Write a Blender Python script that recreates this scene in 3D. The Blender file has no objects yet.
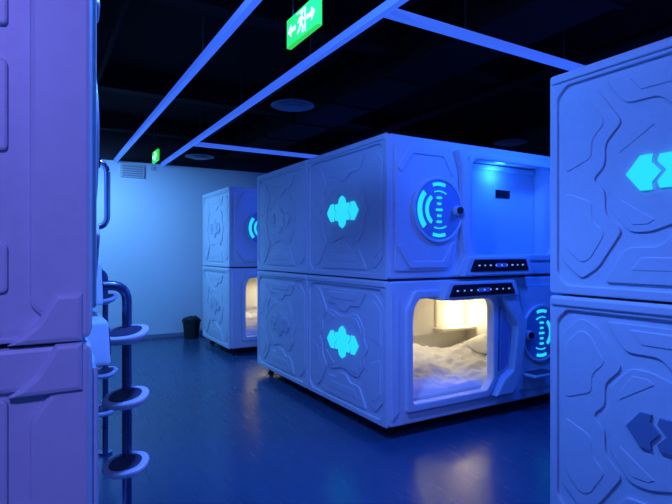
import bpy, bmesh, math, random
from mathutils import Matrix, Vector, noise
random.seed(3)
sc=bpy.context.scene
try: sc.view_settings.view_transform='Standard'
except: pass
COL=sc.collection
# ---------------------------------------------------------------- materials
def mat(name,base=(.8,.8,.8),rough=.5,metal=0,emit=None,es=0,bump=0,bscale=60,var=0,coat=0):
    m=bpy.data.materials.new(name); m.use_nodes=True
    nt=m.node_tree; b=nt.nodes['Principled BSDF']
    b.inputs['Base Color'].default_value=(*base,1); b.inputs['Roughness'].default_value=rough
    b.inputs['Metallic'].default_value=metal
    if coat: b.inputs['Coat Weight'].default_value=coat
    if emit:
        b.inputs['Emission Color'].default_value=(*emit,1); b.inputs['Emission Strength'].default_value=es
    if bump or var:
        tc=nt.nodes.new('ShaderNodeTexCoord'); n=nt.nodes.new('ShaderNodeTexNoise')
        n.inputs['Scale'].default_value=bscale; n.inputs['Detail'].default_value=4
        nt.links.new(tc.outputs['Object'],n.inputs['Vector'])
        if bump:
            bp=nt.nodes.new('ShaderNodeBump'); bp.inputs['Strength'].default_value=bump; bp.inputs['Distance'].default_value=.01
            nt.links.new(n.outputs['Fac'],bp.inputs['Height']); nt.links.new(bp.outputs['Normal'],b.inputs['Normal'])
        if var:
            r=nt.nodes.new('ShaderNodeValToRGB')
            r.color_ramp.elements[0].position=.3; r.color_ramp.elements[1].position=.7
            r.color_ramp.elements[0].color=(*[c*(1-var) for c in base],1); r.color_ramp.elements[1].color=(*base,1)
            nt.links.new(n.outputs['Fac'],r.inputs['Fac']); nt.links.new(r.outputs['Color'],b.inputs['Base Color'])
    return m
M_WHITE=mat('capsule_plastic',(.60,.72,.80),.42,bump=.06,bscale=25,var=.05)
M_DARK=mat('black_gloss',(.01,.012,.02),.2)
M_RUB=mat('black_rubber',(.015,.015,.018),.6)
M_SEAM=mat('seam_dark',(.05,.06,.09),.7)
M_CYAN=mat('cyan_glow',(.02,.3,.5),.3,emit=(.02,.70,1.0),es=1.0)
M_UNLIT=mat('emblem_unlit',(.16,.26,.42),.3)
M_EMOFF=mat('emblem_off_white',(.5,.6,.7),.3)
M_DISC=mat('ring_backing',(.22,.32,.58),.3)
M_ICON=mat('icon_glow',(.5,.7,.9),.3,emit=(.35,.6,.9),es=.5)
M_CREAM=mat('cabin_lining',(.85,.81,.70),.55,bump=.08,bscale=12)
M_BED=mat('bed_linen',(.84,.82,.76),.85,bump=.25,bscale=40)
M_PILLOW=mat('pillow_linen',(.86,.84,.78),.85,bump=.2,bscale=50)
M_WARM=mat('warm_lamp',(1,.8,.5),.4,emit=(1,.88,.62),es=9)
M_BLIND=mat('blind_fabric',(.5,.66,.82),.6,bump=.1,bscale=30)
M_CHROME=mat('chrome_tube',(.75,.78,.85),.15,1)
M_STEEL=mat('painted_tube',(.12,.17,.32),.25,.7)
M_STEP=mat('step_plastic',(.66,.74,.84),.35)
M_TREAD=mat('tread_rubber',(.05,.06,.10),.5,bump=.3,bscale=120)
M_CEIL=mat('ceiling_black',(.014,.008,.009),.95,bump=.4,bscale=8,var=.4)
M_DUCT=mat('duct_black',(.014,.008,.009),.8,bump=.2,bscale=10)
for m in (M_CEIL,M_DUCT): m.node_tree.nodes['Principled BSDF'].inputs['Specular IOR Level'].default_value=.08
M_STRIP=mat('led_diffuser',(.25,.36,.6),.4,emit=(.045,.15,.95),es=.7)
M_GREEN=mat('exit_green',(.0,.3,.05),.3,emit=(.03,.68,.05),es=.95)
M_GWHITE=mat('exit_pictogram',(.8,1,.8),.3,emit=(.65,1,.6),es=.95)
M_VENT=mat('vent_grey',(.22,.26,.35),.5)
M_VENTW=mat('vent_white',(.5,.56,.6),.5)
def wallmat():
    m=bpy.data.materials.new('wall_paint'); m.use_nodes=True; nt=m.node_tree; b=nt.nodes['Principled BSDF']
    g=nt.nodes.new('ShaderNodeNewGeometry'); s=nt.nodes.new('ShaderNodeSeparateXYZ')
    gt=nt.nodes.new('ShaderNodeMath'); gt.operation='GREATER_THAN'; gt.inputs[1].default_value=3.03
    mx=nt.nodes.new('ShaderNodeMix'); mx.data_type='RGBA'
    nz=nt.nodes.new('ShaderNodeTexNoise'); nz.inputs['Scale'].default_value=60
    bp=nt.nodes.new('ShaderNodeBump'); bp.inputs['Strength'].default_value=.05
    nt.links.new(g.outputs['Position'],s.inputs[0]); nt.links.new(s.outputs['Z'],gt.inputs[0])
    nt.links.new(gt.outputs[0],mx.inputs['Factor'])
    mx.inputs['A'].default_value=(.68,.8,.86,1); mx.inputs['B'].default_value=(.012,.01,.012,1)
    nt.links.new(mx.outputs['Result'],b.inputs['Base Color'])
    nt.links.new(g.outputs['Position'],nz.inputs['Vector']); nt.links.new(nz.outputs['Fac'],bp.inputs['Height']); nt.links.new(bp.outputs['Normal'],b.inputs['Normal'])
    b.inputs['Roughness'].default_value=.6
    return m
M_WALL=wallmat()
def floormat():
    m=bpy.data.materials.new('floor_laminate'); m.use_nodes=True; nt=m.node_tree; b=nt.nodes['Principled BSDF']
    tc=nt.nodes.new('ShaderNodeTexCoord'); mp=nt.nodes.new('ShaderNodeMapping'); mp.inputs['Rotation'].default_value=(0,0,math.radians(90))
    br=nt.nodes.new('ShaderNodeTexBrick'); br.inputs['Scale'].default_value=1
    br.inputs['Brick Width'].default_value=1.2; br.inputs['Row Height'].default_value=.16; br.inputs['Mortar Size'].default_value=.002
    br.inputs['Color1'].default_value=(.022,.082,.165,1); br.inputs['Color2'].default_value=(.026,.092,.18,1); br.inputs['Mortar'].default_value=(.018,.06,.13,1)
    nz=nt.nodes.new('ShaderNodeTexNoise'); nz.inputs['Scale'].default_value=3; nz.inputs['Detail'].default_value=6
    mp2=nt.nodes.new('ShaderNodeMapping'); mp2.inputs['Scale'].default_value=(8,1,1)
    r=nt.nodes.new('ShaderNodeMapRange'); r.inputs['To Min'].default_value=.16; r.inputs['To Max'].default_value=.34
    bp=nt.nodes.new('ShaderNodeBump'); bp.inputs['Strength'].default_value=.06; bp.inputs['Distance'].default_value=.01
    nt.links.new(tc.outputs['Object'],mp.inputs['Vector']); nt.links.new(mp.outputs[0],br.inputs['Vector'])
    nt.links.new(tc.outputs['Object'],mp2.inputs['Vector']); nt.links.new(mp2.outputs[0],nz.inputs['Vector'])
    nt.links.new(br.outputs['Color'],b.inputs['Base Color']); nt.links.new(nz.outputs['Fac'],r.inputs['Value']); nt.links.new(r.outputs['Result'],b.inputs['Roughness'])
    nt.links.new(nz.outputs['Fac'],bp.inputs['Height']); nt.links.new(bp.outputs['Normal'],b.inputs['Normal'])
    return m
M_FLOOR=floormat()
# ---------------------------------------------------------------- geometry helpers
class Geo:
    def __init__(s): s.bm=bmesh.new(); s.mats=[]
    def idx(s,m):
        if m not in s.mats: s.mats.append(m)
        return s.mats.index(m)
    def add(s,me,mx,m,smooth=False):
        i=s.idx(m); n0=len(s.bm.faces); v0=len(s.bm.verts)
        s.bm.from_mesh(me); s.bm.verts.ensure_lookup_table(); s.bm.faces.ensure_lookup_table()
        bmesh.ops.transform(s.bm,matrix=mx,verts=s.bm.verts[v0:])
        fs=s.bm.faces[n0:]
        for f in fs: f.material_index=i; f.smooth=smooth
        if mx.determinant()<0: bmesh.ops.reverse_faces(s.bm,faces=fs)
    def box(s,a,b,m,bev=0,seg=2,mx=Matrix()):
        t=bmesh.new(); bmesh.ops.create_cube(t,size=1)
        c=[(a[i]+b[i])/2 for i in range(3)]; d=[abs(b[i]-a[i]) for i in range(3)]
        for v in t.verts: v.co=Vector([v.co[i]*d[i]+c[i] for i in range(3)])
        if bev: bmesh.ops.bevel(t,geom=t.edges[:],offset=bev,segments=seg,affect='EDGES',profile=.5)
        me=bpy.data.meshes.new('t'); t.to_mesh(me); t.free(); s.add(me,mx,m); bpy.data.meshes.remove(me)
    def cyl(s,p,r,h,m,seg=24,mx=Matrix(),r2=None,bev=0):
        t=bmesh.new(); bmesh.ops.create_cone(t,cap_ends=True,segments=seg,radius1=r,radius2=r if r2 is None else r2,depth=h)
        if bev: bmesh.ops.bevel(t,geom=[e for e in t.edges if abs(e.verts[0].co.z-e.verts[1].co.z)<1e-6],offset=bev,segments=2,affect='EDGES')
        me=bpy.data.meshes.new('t'); t.to_mesh(me); t.free(); s.add(me,mx@Matrix.Translation(p),m,False); bpy.data.meshes.remove(me)
    def plate(s,outer,holes,th,m,mx,bev=.004):
        me=plate_mesh(outer,holes,th,bev); s.add(me,mx,m); bpy.data.meshes.remove(me)
    def tube(s,pts,r,m,mx=Matrix(),res=6):
        cu=bpy.data.curves.new('c','CURVE'); cu.dimensions='3D'; sp=cu.splines.new('POLY'); sp.points.add(len(pts)-1)
        for q,p in zip(sp.points,pts): q.co=(*p,1)
        cu.bevel_depth=r; cu.bevel_resolution=res; cu.use_fill_caps=True
        me=ev(cu); s.add(me,mx,m,True); bpy.data.meshes.remove(me)
    def mesh(s,name):
        me=bpy.data.meshes.new(name); s.bm.to_mesh(me); s.bm.free()
        for m in s.mats: me.materials.append(m)
        return me
def ev(cu):
    o=bpy.data.objects.new('tmp',cu); COL.objects.link(o)
    dg=bpy.context.evaluated_depsgraph_get(); dg.update()
    me=bpy.data.meshes.new_from_object(o.evaluated_get(dg)); bpy.data.objects.remove(o); bpy.data.curves.remove(cu)
    return me
def plate_mesh(outer,holes,th,bev):
    cu=bpy.data.curves.new('c','CURVE'); cu.dimensions='2D'; cu.fill_mode='BOTH'
    for pl in [outer]+holes:
        sp=cu.splines.new('POLY'); sp.points.add(len(pl)-1); sp.use_cyclic_u=True
        for q,p in zip(sp.points,pl): q.co=(p[0],p[1],0,1)
    cu.extrude=max(th/2-bev,.0001); cu.bevel_depth=bev; cu.bevel_resolution=1; cu.offset=-bev
    return ev(cu)
def rnd(pts,r,n=5):
    out=[]; N=len(pts)
    for i in range(N):
        p=Vector(pts[i]); a=Vector(pts[i-1]); b=Vector(pts[(i+1)%N])
        da=(a-p); db=(b-p); rr=min(r,da.length*.45,db.length*.45)
        s=p+da.normalized()*rr; e=p+db.normalized()*rr
        for k in range(n+1):
            t=k/n; q=s*(1-t)**2+p*2*t*(1-t)+e*t*t; out.append((q.x,q.y))
    return out
def arc(cx,cy,r0,r1,a0,a1,n=20):
    A=[math.radians(a0+(a1-a0)*i/n) for i in range(n+1)]
    return [(cx+r1*math.cos(a),cy+r1*math.sin(a)) for a in A]+[(cx+r0*math.cos(a),cy+r0*math.sin(a)) for a in reversed(A)]
def circ(cx,cy,r,n=48): return [(cx+r*math.cos(2*math.pi*i/n),cy+r*math.sin(2*math.pi*i/n)) for i in range(n)]
def obj(name,me,parent=None,loc=(0,0,0),rot=(0,0,0)):
    o=bpy.data.objects.new(name,me); COL.objects.link(o); o.location=loc; o.rotation_euler=rot
    if parent: o.parent=parent
    return o
def fillet3(pts,r,n=6):
    out=[Vector(pts[0])]
    for i in range(1,len(pts)-1):
        p=Vector(pts[i]); a=Vector(pts[i-1]); b=Vector(pts[i+1])
        s=p+(a-p).normalized()*r; e=p+(b-p).normalized()*r
        for k in range(n+1):
            t=k/n; out.append(s*(1-t)**2+p*2*t*(1-t)+e*t*t)
    out.append(Vector(pts[-1])); return out
# ---------------------------------------------------------------- capsule unit
L=2.2; D=1.37; H=1.172
def FM(y):
    return Matrix(((1,0,0,0),(0,0,-1,y),(0,1,0,0),(0,0,0,1)))
def EM(x,side):
    return Matrix(((0,0,side,x),(1,0,0,D/2),(0,1,0,H/2),(0,0,0,1)))
def mir(pl): return [(-x,y) for x,y in reversed(pl)]
def flip(pl): return [(x,-y) for x,y in reversed(pl)]
def ends(g,emblem,kind):
    hw=D/2; hh=H/2
    for side,x in((-1,.0),(1,L)):
        E=EM(x,side)
        rim=rnd([(-hw+.005,-hh+.004),(hw-.005,-hh+.004),(hw-.005,hh-.004),(-hw+.005,hh-.004)],.02)
        if emblem is None:
            hole=rnd([(-.545,-hh+.06),(.545,-hh+.06),(.545,hh-.18),(.60,hh-.11),(-.60,hh-.11),(-.545,hh-.18)],.02,2)
            if kind=='upper': hole=rnd([(-.62,-hh+.02),(-.545,-hh+.09),(-.545,hh-.10),(-.50,hh-.06),(.50,hh-.06),(.545,hh-.10),(.545,-hh+.09),(.62,-hh+.02)],.015,2)
            g.plate(rim,[hole],.03,M_WHITE,E,.012)
            g.plate(rnd([(-.50,-.12),(-.34,-.12),(-.28,-.06),(-.28,.10),(-.50,.10)],.015),[],.014,M_WHITE,E,.006)
            g.plate(rnd([(.50,-.12),(.34,-.12),(.28,-.06),(.28,.10),(.50,.10)][::-1],.015),[],.014,M_WHITE,E,.006)
            g.plate(rnd([(-.5,.18),(-.22,.18),(-.12,.32),(-.12,.46),(-.5,.46)],.015),[],.014,M_WHITE,E,.006)
            g.plate(rnd([(-.5,-.46),(.5,-.46),(.5,-.34),(.2,-.34),(.1,-.24),(-.1,-.24),(-.2,-.34),(-.5,-.34)],.015),[],.014,M_WHITE,E,.006)
            for sg in(-1,1):
                z0=-hh+.0 if kind=='upper' else hh-.12
                pl=[(sg*.66,z0),(sg*.50,z0),(sg*.56,z0+.05),(sg*.60,z0+.12),(sg*.66,z0+.12)]
                if sg<0: pl=pl[::-1]
                g.plate(pl,[],.06,M_WHITE,E,.012)
            continue
        hole=rnd([(-.635,-hh+.11),(-.58,-hh+.05),(.58,-hh+.05),(.635,-hh+.11),(.635,hh-.13),(.58,hh-.075),(-.58,hh-.075),(-.635,hh-.13)],.02,2)
        g.plate(rim,[hole],.022,M_WHITE,E,.007)
        g.box((x-.022 if side<0 else x-.01,.02,H-.055),(x+.01 if side<0 else x+.022,D-.02,H-.012),M_WHITE,.008)
        P=[]
        R=lambda p:rnd(p,.03,3)
        lft=[(-.615,.38),(-.50,.48),(-.41,.44),(-.29,.26),(-.375,.17),(-.375,.06),(-.44,0),(-.375,-.06),(-.375,-.17),(-.29,-.26),(-.41,-.44),(-.50,-.50),(-.615,-.40)]
        P.append(R(lft)); P.append(R(mir(lft)))
        top=[(-.37,.475),(.37,.475),(.27,.34),(.12,.34),(.06,.28),(-.06,.28),(-.12,.34),(-.27,.34)]
        bot=[(-.38,-.51),(.38,-.51),(.27,-.34),(.12,-.34),(.06,-.28),(-.06,-.28),(-.12,-.34),(-.27,-.34)][::-1]
        P.append(R(top)); P.append(R(bot))
        c=[(-.41,0),(-.345,.075),(-.345,.16),(-.25,.27),(-.16,.27),(-.06,.235),(.06,.235),(.16,.27),(.25,.27),(.345,.16),(.345,.075),(.41,0),(.345,-.075),(.345,-.16),(.25,-.27),(.16,-.27),(.06,-.235),(-.06,-.235),(-.16,-.27),(-.25,-.27),(-.345,-.16),(-.345,-.075)]
        P.append(R(c))
        for i,p in enumerate(P):
            g.plate(p,[],.010+.005*(i%2),M_WHITE,E,.003)
        rib=[(-.59,.34),(-.50,.42),(-.45,.40),(-.37,.27),(-.44,.20),(-.44,.11),(-.59,.05)]
        for p in (rib,flip(rib),mir(rib),mir(flip(rib))): g.plate(R(p),[],.020,M_WHITE,E,.005)
        dg=[(-.30,.11),(-.30,.15),(-.24,.235),(-.17,.235),(-.14,.215)]
        for p in (dg,flip(dg),mir(dg),mir(flip(dg))): g.plate(p,[],.018,M_WHITE,E,.003)
        tr=[(-.25,.45),(.25,.45),(.2,.385),(-.2,.385)]
        for p in (tr,flip(tr)): g.plate(p,[],.020,M_WHITE,E,.005)
        # emblem: tall lobed core between two swept wings
        core=[(0,.145),(.045,.12),(.06,.075),(.115,.075),(.125,.045),(.085,0),(.125,-.045),(.115,-.075),(.06,-.075),(.045,-.12),(0,-.145),(-.045,-.12),(-.06,-.075),(-.115,-.075),(-.125,-.045),(-.085,0),(-.125,.045),(-.115,.075),(-.06,.075),(-.045,.12)]
        wing=[(-.265,0),(-.20,.08),(-.15,.08),(-.155,.045),(-.115,0),(-.155,-.045),(-.15,-.08),(-.20,-.08)]
        for p in (core,wing,mir(wing)): g.plate(p,[],.036,emblem,E,.002)
def ring(g,cx,cz,sgn,y,glow):
    F=FM(y)
    g.plate(circ(cx,cz,.275),[circ(cx,cz,.25)],.035,M_WHITE,F,.006)
    g.plate(circ(cx,cz,.255),[],.018,M_DISC,F,.003)
    def A(r0,r1,a,b,gl=glow):
        if sgn>0: a,b=180-b,180-a
        g.plate(arc(cx,cz,r0,r1,a,b,14),[],.034,gl,F,.002)
    A(.185,.230,138,222); A(.20,.228,72,108); A(.20,.228,252,288)
    A(.115,.148,128,232); A(.15,.160,60,110); A(.15,.160,250,300)
    for dz,w in((-.1,.028),(-.05,.022),(0,.036),(.05,.022),(.1,.028)):
        g.plate(rnd([(cx-w,cz+dz-.010),(cx+w,cz+dz-.010),(cx+w,cz+dz+.010),(cx-w,cz+dz+.010)],.010,3),[],.036,glow,F,.002)
    k=cx-sgn*.20
    g.cyl((0,0,0),.045,.07,M_WHITE,24,FM(y-.01)@Matrix.Translation((k,cz,0)),bev=.006)
    g.cyl((0,0,.04),.030,.03,M_DARK,24,FM(y-.01)@Matrix.Translation((k,cz,0)),bev=.004)
def hood(g,pw,pb,n,x0,x1,z):
    sh=lambda P:[(a-.085,b) for a,b in P]
    g.plate(rnd(sh(pw),.015,3),[],.20,M_WHITE,FM(.0),.012)
    g.plate(rnd(sh(pb),.012,3),[],.215,M_DARK,FM(.0),.004)
    # small display in the middle, touch icons either side
    xm=(x0+x1)/2-.085
    g.plate([(xm-.07,z-.018),(xm+.07,z-.018),(xm+.07,z+.018),(xm-.07,z+.018)],[],.222,M_DISC,FM(.0),.001)
    for i in range(n):
        x=x0-.085+(x1-x0)*i/(n-1); r=.006 if i%2 else .010
        g.plate([(x-r,z-.006),(x+r,z-.006),(x+r,z+.006),(x-r,z+.006)],[],.226,M_ICON,FM(.0),.001)
def body():
    g=Geo(); g.box((.006,.03,.004),(L-.006,D-.004,H-.004),M_WHITE,.03,3); me=g.mesh('b')
    o=bpy.data.objects.new('b',me); COL.objects.link(o)
    g=Geo(); g.box((.11,-.2,.09),(L-.11,D-.09,H-.09),M_WHITE); c=bpy.data.objects.new('c',g.mesh('c')); COL.objects.link(c)
    md=o.modifiers.new('b','BOOLEAN'); md.object=c; md.operation='DIFFERENCE'; md.solver='EXACT'
    dg=bpy.context.evaluated_depsgraph_get(); dg.update()
    r=bpy.data.meshes.new_from_object(o.evaluated_get(dg)); bpy.data.objects.remove(o); bpy.data.objects.remove(c)
    return r
BODY=body()
OUT=rnd([(.004,.008),(L-.004,.008),(L-.004,H-.008),(.004,H-.008)],.04)
def shell(kind,emblem,glow):
    g=Geo(); g.add(BODY,Matrix(),M_WHITE)
    if kind=='lower':
        hole=rnd([(.23,.17),(.23,.92),(.29,1.02),(.60,1.02),(.65,.985),(1.10,.985),(1.15,.93),(1.15,.27),(1.07,.17)],.035)
        g.plate(OUT,[hole],.06,M_WHITE,FM(.03),.012)
        lip=rnd([(.165,.105),(.165,.94),(.25,1.085),(1.17,1.085),(1.205,1.0),(1.205,.26),(1.10,.105)],.03)
        g.plate(lip,[hole],.05,M_WHITE,FM(-.005),.012)
        g.plate(rnd([(1.215,1.09),(1.33,1.09),(1.55,.74),(1.46,.24),(1.36,.11),(1.13,.11),(1.235,.25),(1.36,.32),(1.42,.72),(1.225,.98)],.02),[],.15,M_WHITE,FM(.0),.015)
        g.plate(rnd([(1.255,.92),(1.375,.71),(1.33,.36),(1.235,.31)],.02),[],.05,M_DISC,FM(-.0),.006)
        hood(g,[(.57,1.0),(.64,1.15),(1.43,1.15),(1.50,1.0)],[(.63,1.025),(.68,1.125),(1.38,1.125),(1.43,1.025)],9,.72,1.34,1.075)
        g.plate(rnd([(1.49,1.09),(2.12,1.09),(2.12,.10),(1.52,.10),(1.60,.62)],.03),[],.03,M_WHITE,FM(-.0),.008)
        ring(g,1.80,.62,1,-.02,glow)
        g.box((1.55,-.16,.235),(1.86,.01,.265),M_STEP,.01); g.box((1.57,-.15,.262),(1.84,-.01,.272),M_TREAD,.003)
        g.plate(rnd([(.03,.06),(.10,.12),(.10,1.02),(.03,1.1)],.01),[],.03,M_WHITE,FM(.0),.006)
    else:
        hole=rnd([(.895,.26),(.895,1.0),(.93,1.04),(2.0,1.04),(2.03,1.0),(2.03,.26),(1.95,.20),(.95,.20)],.03)
        g.plate(OUT,[hole],.06,M_WHITE,FM(.03),.012)
        lip=rnd([(.845,.17),(.845,1.03),(.90,1.09),(2.04,1.09),(2.09,1.04),(2.09,.2),(2.0,.14),(.88,.14)],.03)
        g.plate(lip,[hole],.05,M_WHITE,FM(-.005),.012)
        g.plate(rnd([(.70,1.10),(.78,1.10),(.84,.98),(.84,.36),(.885,.22),(.83,.02),(.68,.02),(.775,.20),(.755,.36),(.755,.92)],.02),[],.11,M_WHITE,FM(.0),.012)
        g.plate(rnd([(.06,1.10),(.66,1.10),(.73,.90),(.73,.36),(.70,.19),(.62,.07),(.06,.07)],.03),[],.03,M_WHITE,FM(-.0),.008)
        g.plate(rnd([(.07,.9),(.2,1.08),(.6,1.08),(.69,.88),(.66,.86),(.56,1.02),(.24,1.02),(.12,.86)],.015),[],.05,M_WHITE,FM(-.0),.008)
        g.plate(rnd([(.07,.27),(.2,.09),(.6,.09),(.69,.29),(.66,.31),(.56,.15),(.24,.15),(.12,.31)][::-1],.015),[],.05,M_WHITE,FM(-.0),.008)
        hood(g,[(.80,.015),(.87,.185),(1.62,.185),(1.70,.015)],[(.87,.055),(.92,.16),(1.57,.16),(1.61,.055)],9,.97,1.52,.108)
        g.plate(rnd([(1.72,.015),(1.66,.12),(2.12,.12),(2.12,.015)],.01),[],.03,M_WHITE,FM(.0),.006)
        ring(g,.50,.575,-1,-.02,glow)
        g.box((.12,.29,.10),(L-.12,.30,H-.10),M_BLIND)
        g.box((.12,.26,1.02),(L-.12,.32,1.07),M_WHITE,.01)
        g.box((1.52,.28,.76),(1.72,.292,.84),M_DARK,.003)
    ends(g,emblem,kind)
    g.box((.03,.03,-.004),(L-.03,D-.03,.006),M_SEAM)
    return g.mesh('capsule_shell_'+kind)
SH={}
for k in('lower','upper'):
    SH[(k,0)]=shell(k,M_CYAN,M_CYAN); SH[(k,1)]=shell(k,M_EMOFF,M_CYAN); SH[(k,2)]=shell(k,None,M_UNLIT); SH[(k,3)]=shell(k,M_UNLIT,M_CYAN)
def lining():
    g=Geo(); a=(.115,.05,.095); b=(L-.115,D-.095,H-.095)
    g.box((a[0],b[1]-.006,a[2]),(b[0],b[1],b[2]),M_CREAM)
    g.box((a[0],a[1],a[2]),(b[0],b[1],a[2]+.006),M_CREAM); g.box((a[0],a[1],b[2]-.006),(b[0],b[1],b[2]),M_CREAM)
    g.box((a[0],a[1],a[2]),(a[0]+.006,b[1],b[2]),M_CREAM); g.box((b[0]-.006,a[1],a[2]),(b[0],b[1],b[2]),M_CREAM)
    for i in range(4):
        x=.16+i*.48
        g.plate(rnd([(x,.45),(x+.44,.45),(x+.44,.98),(x+.06,.98),(x,.9)],.05),[],.04,M_CREAM,FM(b[1]-.015),.012)
    g.box((1.55,b[1]-.2,.50),(b[0],b[1],.53),M_CREAM,.01)
    return g.mesh('cabin_lining')
def bedding():
    g=Geo(); g.box((.125,.07,.10),(L-.125,D-.105,.20),M_BED,.02)
    bm=bmesh.new(); nx,ny=90,56
    x0,x1,y0,y1=.13,L-.13,.075,D-.11
    vs=[]
    for i in range(nx+1):
        for j in range(ny+1):
            u=i/nx; v=j/ny
            e=min(u,1-u)*12; f=min(v,1-v)*8
            k=min(1,e)**.5*min(1,f)**.5 if min(e,f)>0 else 0
            p=Vector((u*4,v*3,0))
            h=.07+.10*noise.noise(p*1.3+Vector((3,1,0)))+.045*abs(noise.noise(p*3.1))+.02*noise.noise(p*7)+.09*v
            vs.append(bm.verts.new((x0+(x1-x0)*u,y0+(y1-y0)*v,.19+k*max(.02,h))))
    for i in range(nx):
        for j in range(ny):
            a=i*(ny+1)+j; bm.faces.new((vs[a],vs[a+ny+1],vs[a+ny+2],vs[a+1]))
    me=bpy.data.meshes.new('t'); bm.to_mesh(me); bm.free(); g.add(me,Matrix(),M_BED,True)
    return g.mesh('bedding')
def pillow():
    bm=bmesh.new(); bmesh.ops.create_uvsphere(bm,u_segments=40,v_segments=20,radius=1)
    for v in bm.verts:
        s=lambda a,p: math.copysign(abs(a)**p,a)
        x,y,z=v.co
        v.co=Vector((s(x,.6)*.19,s(y,.6)*.30,z*.075*(1+.1*noise.noise(v.co*3))))
    g=Geo(); me=bpy.data.meshes.new('t'); bm.to_mesh(me); bm.free(); g.add(me,Matrix(),M_PILLOW,True); return g.mesh('pillow')
LIN=lining(); BED=bedding(); PIL=pillow()
def feet():
    g=Geo()
    for x in(.12,L-.12):
        for y in(.14,D-.14):
            g.cyl((x,y,-.045),.028,.10,M_RUB,16); g.cyl((x,y,-.092),.042,.012,M_RUB,16)
    g.box((.10,.12,-.03),(L-.10,D-.12,0),M_RUB)
    return g.mesh('feet')
FEET=feet()
def lamp(name,kind,loc,power,color,size=.1,target=None,parent=None,spot=None):
    l=bpy.data.lights.new(name,kind); l.energy=power; l.color=color
    l.shadow_soft_size=size
    if spot: l.spot_size=math.radians(spot); l.spot_blend=.7
    o=bpy.data.objects.new(name,l); COL.objects.link(o); o.location=loc
    if target: o.rotation_euler=(Vector(target)-Vector(loc)).to_track_quat('-Z','Y').to_euler()
    if parent:o.parent=parent
    return o
Z0=.10
def unit(kind,x,y,z,rot,style=0,warm=0,blue=0):
    e=bpy.data.objects.new('sleeping_capsule',None); COL.objects.link(e)
    e.empty_display_size=.1; e.location=(x,y,z); e.rotation_euler=(0,0,rot)
    obj('shell',SH[(kind,style)],e)
    if kind=='lower':
        obj('cabin_lining',LIN,e); obj('bedding',BED,e)
        obj('pillow',PIL,e,(1.84,.62,.40),(0,math.radians(-12),0)); obj('feet',FEET,e)
        g=Geo(); g.cyl((0,0,0),.05,.05,M_WARM if warm else M_CREAM,24,bev=.01); g.cyl((0,0,-.035),.06,.02,M_CHROME,24)
        obj('reading_lamp',g.mesh('reading_lamp'),e,(1.88,D-.19,.575))
        if warm:
            lamp('lamp_light','POINT',(1.88,D-.30,.70),warm*.55,(1,.84,.56),.05,parent=e)
            lamp('cabin_fill','SPOT',(.95,1.0,1.05),warm*2.0,(1,.88,.66),.05,(.78,.72,0),parent=e,spot=140)  # added fill over the bedding, no fixture of its own
    elif blue:
        lamp('cabin_fill','POINT',(1.45,.17,.98),blue,(.02,.17,1),.04,parent=e)  # added blue fill to make the blind in the opening glow
    return e
XL=2.385
def pair(x,y,rot,sl,su,warm=0,blue=0):
    unit('lower',x,y,Z0,rot,sl,warm); unit('upper',x,y,Z0+H+.004,rot,su,0,blue)
pair(XL,3.238,0,0,0,6,4.5)
pair(XL+L,3.238+2*D,math.pi,1,1)
pair(XL+L+.03,3.238,0,1,1,0,3)
pair(2.40+L,1.785,math.pi,3,0)
pair(2.40,1.785-2*D,0,1,0)
pair(XL,7.04,0,1,1,7,2)
XF=.125
for k in range(3): pair(XF,1.45+k*(L+.01),math.pi/2,2,2)
# ---------------------------------------------------------------- room shell
X0,X1,Y0,Y1,ZC=-1.45,7.3,-3.0,9.2,3.62
def simple(name,a,b,m,bev=0):
    g=Geo(); g.box(a,b,m,bev); return obj(name,g.mesh(name))
simple('floor',(X0-.1,Y0-.1,-.1),(X1+.1,Y1+.1,0),M_FLOOR)
simple('ceiling',(X0-.1,Y0-.1,ZC),(X1+.1,Y1+.1,ZC+.1),M_CEIL)
simple('wall_back',(X0,Y1,0),(X1,Y1+.1,ZC),M_WALL)
simple('wall_front',(X0,Y0-.1,0),(X1,Y0,ZC),M_WALL)
simple('wall_left',(X0-.1,Y0,0),(X0,Y1,ZC),M_WALL)
simple('wall_right',(X1,Y0,0),(X1+.1,Y1,ZC),M_WALL)
simple('baseboard_back',(X0,Y1-.012,0),(X1,Y1,.07),M_VENT,.003)
g=Geo()
for y in(1.2,3.9,6.4,8.5): g.box((X0,y-.09,3.38),(X1,y+.09,ZC),M_DUCT,.01)
obj('ceiling_beam',g.mesh('ceiling_beam'))
g=Geo(); g.box((2.9,-2.9,3.2),(3.5,9.1,3.5),M_DUCT,.02)
for y in range(-2,9): g.box((2.88,y,3.18),(3.52,y+.04,3.52),M_DUCT,.005)
obj('ventilation_duct',g.mesh('ventilation_duct'))
g=Geo()
for x,r in((.35,.04),(.55,.025),(2.3,.03),(4.4,.05)): g.tube([(x,-2.9,3.3),(x,9.15,3.3)],r,M_DUCT)
obj('ceiling_pipes',g.mesh('ceiling_pipes'))
def strip(p,q,w=.05,hang=()):
    g=Geo(); along_y=abs(q[1]-p[1])>abs(q[0]-p[0])
    d=(w/2,0) if along_y else (0,w/2)
    g.box((p[0]-d[0],p[1]-d[1],3.0),(q[0]+d[0],q[1]+d[1],3.055),M_STRIP)
    for h in hang: g.cyl((h[0],h[1],(3.05+ZC)/2),.006,ZC-3.05,M_RUB,8)
    return obj('led_light_strip',g.mesh('led_light_strip'))
strip((1.133,-2.5,0),(1.133,9.18,0),hang=[(1.133,y) for y in(-1,1.5,4.0,6.5,8.6)])
strip((1.886,-2.5,0),(1.886,9.18,0),hang=[(1.886,y) for y in(-1,1.5,3.6,5.2,6.8,8.6)])
strip((1.915,2.62,0),(6.9,2.62,0),hang=[(2.6,2.62),(3.70,2.62),(5.5,2.62)])
strip((1.915,7.2,0),(6.9,7.2,0),hang=[(2.6,7.2),(4.7,7.2)])
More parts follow.
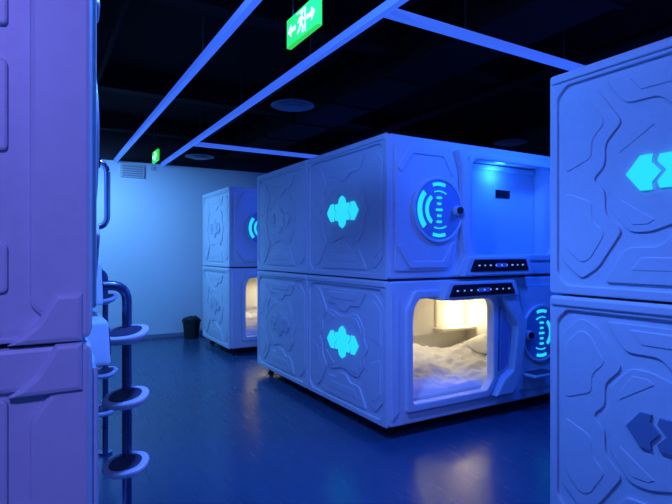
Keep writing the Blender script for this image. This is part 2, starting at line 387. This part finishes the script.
def diffuser(x,y):
    g=Geo()
    for i,(r,z) in enumerate(((.235,3.06),(.18,3.045),(.125,3.03))):
        g.cyl((x,y,z),r,.016,M_VENT,40,r2=r*.86,bev=.003)
    g.cyl((x,y,3.08),.06,.10,M_DUCT,20); g.cyl((x,y,(3.1+ZC)/2),.02,ZC-3.1,M_DUCT,12)
    obj('ceiling_air_diffuser',g.mesh('ceiling_air_diffuser'))
diffuser(2.34,4.88); diffuser(2.29,8.27); diffuser(5.8,4.97)
def exitsign(x,y,z,w=.38,h=.165):
    g=Geo()
    g.box((x,y-w/2,z-h/2),(x+.03,y+w/2,z+h/2),M_GREEN,.004)
    F=Matrix(((0,0,-1,x),(-1,0,0,y),(0,1,0,z),(0,0,0,1)))
    def pl(p): g.plate(p,[],.006,M_GWHITE,F,.0005)
    pl([(-.165,0),(-.125,.035),(-.125,.012),(-.07,.012),(-.07,-.012),(-.125,-.012),(-.125,-.035)])
    pl(circ(.012,.052,.014,16))
    pl([(-.012,.034),(.018,.036),(.012,-.005),(-.012,-.005)])
    pl([(-.012,.034),(-.042,.012),(-.034,.006),(-.008,.02)]); pl([(.016,.03),(.040,.01),(.034,.002),(.012,.016)])
    pl([(-.012,-.004),(.004,-.004),(-.012,-.034),(-.04,-.05),(-.046,-.042),(-.024,-.028)])
    pl([(0,-.004),(.012,-.004),(.03,-.03),(.024,-.062),(.014,-.06),(.018,-.032)])
    pl([(.07,.012),(.125,.012),(.125,.035),(.165,0),(.125,-.035),(.125,-.012),(.07,-.012)])
    pl([(-.05,.066),(.055,.066),(.055,-.066),(.047,-.066),(.047,.060),(-.05,.060)])
    for yy in(y-w*.35,y+w*.35): g.cyl((x+.015,yy,(z+h/2+ZC)/2),.005,ZC-z-h/2,M_RUB,8)
    obj('exit_sign',g.mesh('exit_sign'))
exitsign(1.26,2.52,2.77); exitsign(1.52,7.92,2.93)
g=Geo()
vx,vz=1.40,2.86
g.box((vx-.19,Y1-.05,vz-.10),(vx+.19,Y1,vz+.12),M_VENTW,.01)
for i in range(5): g.box((vx-.16,Y1-.06,vz-.075+i*.038),(vx+.16,Y1-.045,vz-.06+i*.038),M_VENT)
g.box((vx+.3,Y1-.03,vz+.05),(vx+.37,Y1,vz+.12),M_VENTW,.008)
obj('wall_vent',g.mesh('wall_vent'))
g=Geo(); bx,by=2.33,8.93
g.cyl((bx,by,.15),.12,.30,M_RUB,28,r2=.15,bev=.008); g.cyl((bx,by,.30),.165,.03,M_RUB,28,bev=.008)
t=bmesh.new(); bmesh.ops.create_icosphere(t,subdivisions=4,radius=.14)
for v in t.verts: v.co=Vector((v.co.x,v.co.y,v.co.z*.45))*(1+.25*noise.noise(v.co*14))
me=bpy.data.meshes.new('t'); t.to_mesh(me); t.free(); g.add(me,Matrix.Translation((bx,by,.32)),M_RUB,True)
obj('waste_bin',g.mesh('waste_bin'))
def ladder(x,y):
    g=Geo()
    xs=XF+.032
    pts=fillet3([(xs,y,1.36),(x,y,1.36),(x,y,.0)],.07)
    g.tube(pts,.02,M_STEEL)
    g.cyl((x,y,.008),.05,.016,M_STEEL,24)
    g.cyl((0,0,0),.035,.03,M_STEEL,20,Matrix.Translation((xs+.01,y,1.36))@Matrix.Rotation(math.pi/2,4,'Y'))
    for z in(.34,.615,.895,1.16):
        def ell(s,t): return [(s*math.copysign(abs(math.cos(a))**.85,math.cos(a)),t*math.copysign(abs(math.sin(a))**.85,math.sin(a))) for a in [2*math.pi*i/44 for i in range(44)]]
        mx=Matrix.Translation((x-.01,y-.045,z))@Matrix.Rotation(math.radians(-28),4,'Z')@Matrix.Rotation(math.radians(15),4,'X')@Matrix.Rotation(math.radians(-6),4,'Y')
        g.plate(ell(.092,.078),[],.022,M_STEP,mx,.008)
        g.plate(ell(.075,.062),[],.030,M_STEP,mx@Matrix.Translation((0,0,-.012)),.010)
        g.plate(ell(.066,.052),[],.010,M_TREAD,mx@Matrix.Translation((0,0,.010)),.003)
        g.cyl((x,y,z-.02),.028,.06,M_STEP,16)
    obj('capsule_ladder',g.mesh('capsule_ladder'))
ladder(.33,2.31); ladder(.44,4.13)
g=Geo(); g.tube(fillet3([(XF+.035,2.28,1.87),(.25,2.28,1.87),(.25,2.28,1.60),(XF+.035,2.28,1.60)],.05),.012,M_CHROME)
for z in(1.60,1.87): g.cyl((0,0,0),.024,.012,M_CHROME,20,Matrix.Translation((XF+.038,2.28,z))@Matrix.Rotation(math.pi/2,4,'Y'))
obj('grab_handle',g.mesh('grab_handle'))
# ---------------------------------------------------------------- lamps
B=(.075,.215,1.0); DB=(.010,.085,1.0); W=(.15,.44,1.0)
lamp('fill_spot_aisle','SPOT',(.80,2.0,3.25),340,B,.12,(.9,2.8,0),spot=168)  # added fill above the frame, brightens the capsule ends along the aisle
lamp('ceiling_spot_violet','SPOT',(-.6,-.9,3.0),190,(.24,.20,1),.12,(-.3,1.45,1.8),spot=75)
lamp('fill_spot_entry','SPOT',(.9,-.3,3.2),80,(.20,.22,1.0),.12,(2.4,1.4,1.5),spot=110)  # added out-of-view fill aimed at the near right capsule
lamp('fill_spot_gap','SPOT',(3.9,2.3,2.95),170,DB,.12,(3.6,2.7,0),spot=168)  # added blue fill for the main fronts, hidden by the near capsule
lamp('fill_spot_wall','SPOT',(.35,7.5,2.92),240,W,.12,(1.0,8.6,0),spot=168)  # added fill brightening the back wall, out of sight behind the left row
lamp('fill_spot_far','SPOT',(4.2,6.4,2.95),120,DB,.12,(3.8,6.6,0),spot=168)  # added unseen fill for the far aisle, behind the main block
w=bpy.data.worlds.new('w'); sc.world=w; w.use_nodes=True
w.node_tree.nodes['Background'].inputs[0].default_value=(.01,.02,.08,1); w.node_tree.nodes['Background'].inputs[1].default_value=.5
# ---------------------------------------------------------------- camera
cd=bpy.data.cameras.new('camera'); cam=bpy.data.objects.new('camera',cd); COL.objects.link(cam)
cam.location=(0,0,1.5); cam.rotation_euler=(math.radians(90),0,math.radians(-30.5))
cd.sensor_width=36; cd.lens=508/672*36; cd.clip_start=.02
sc.camera=cam
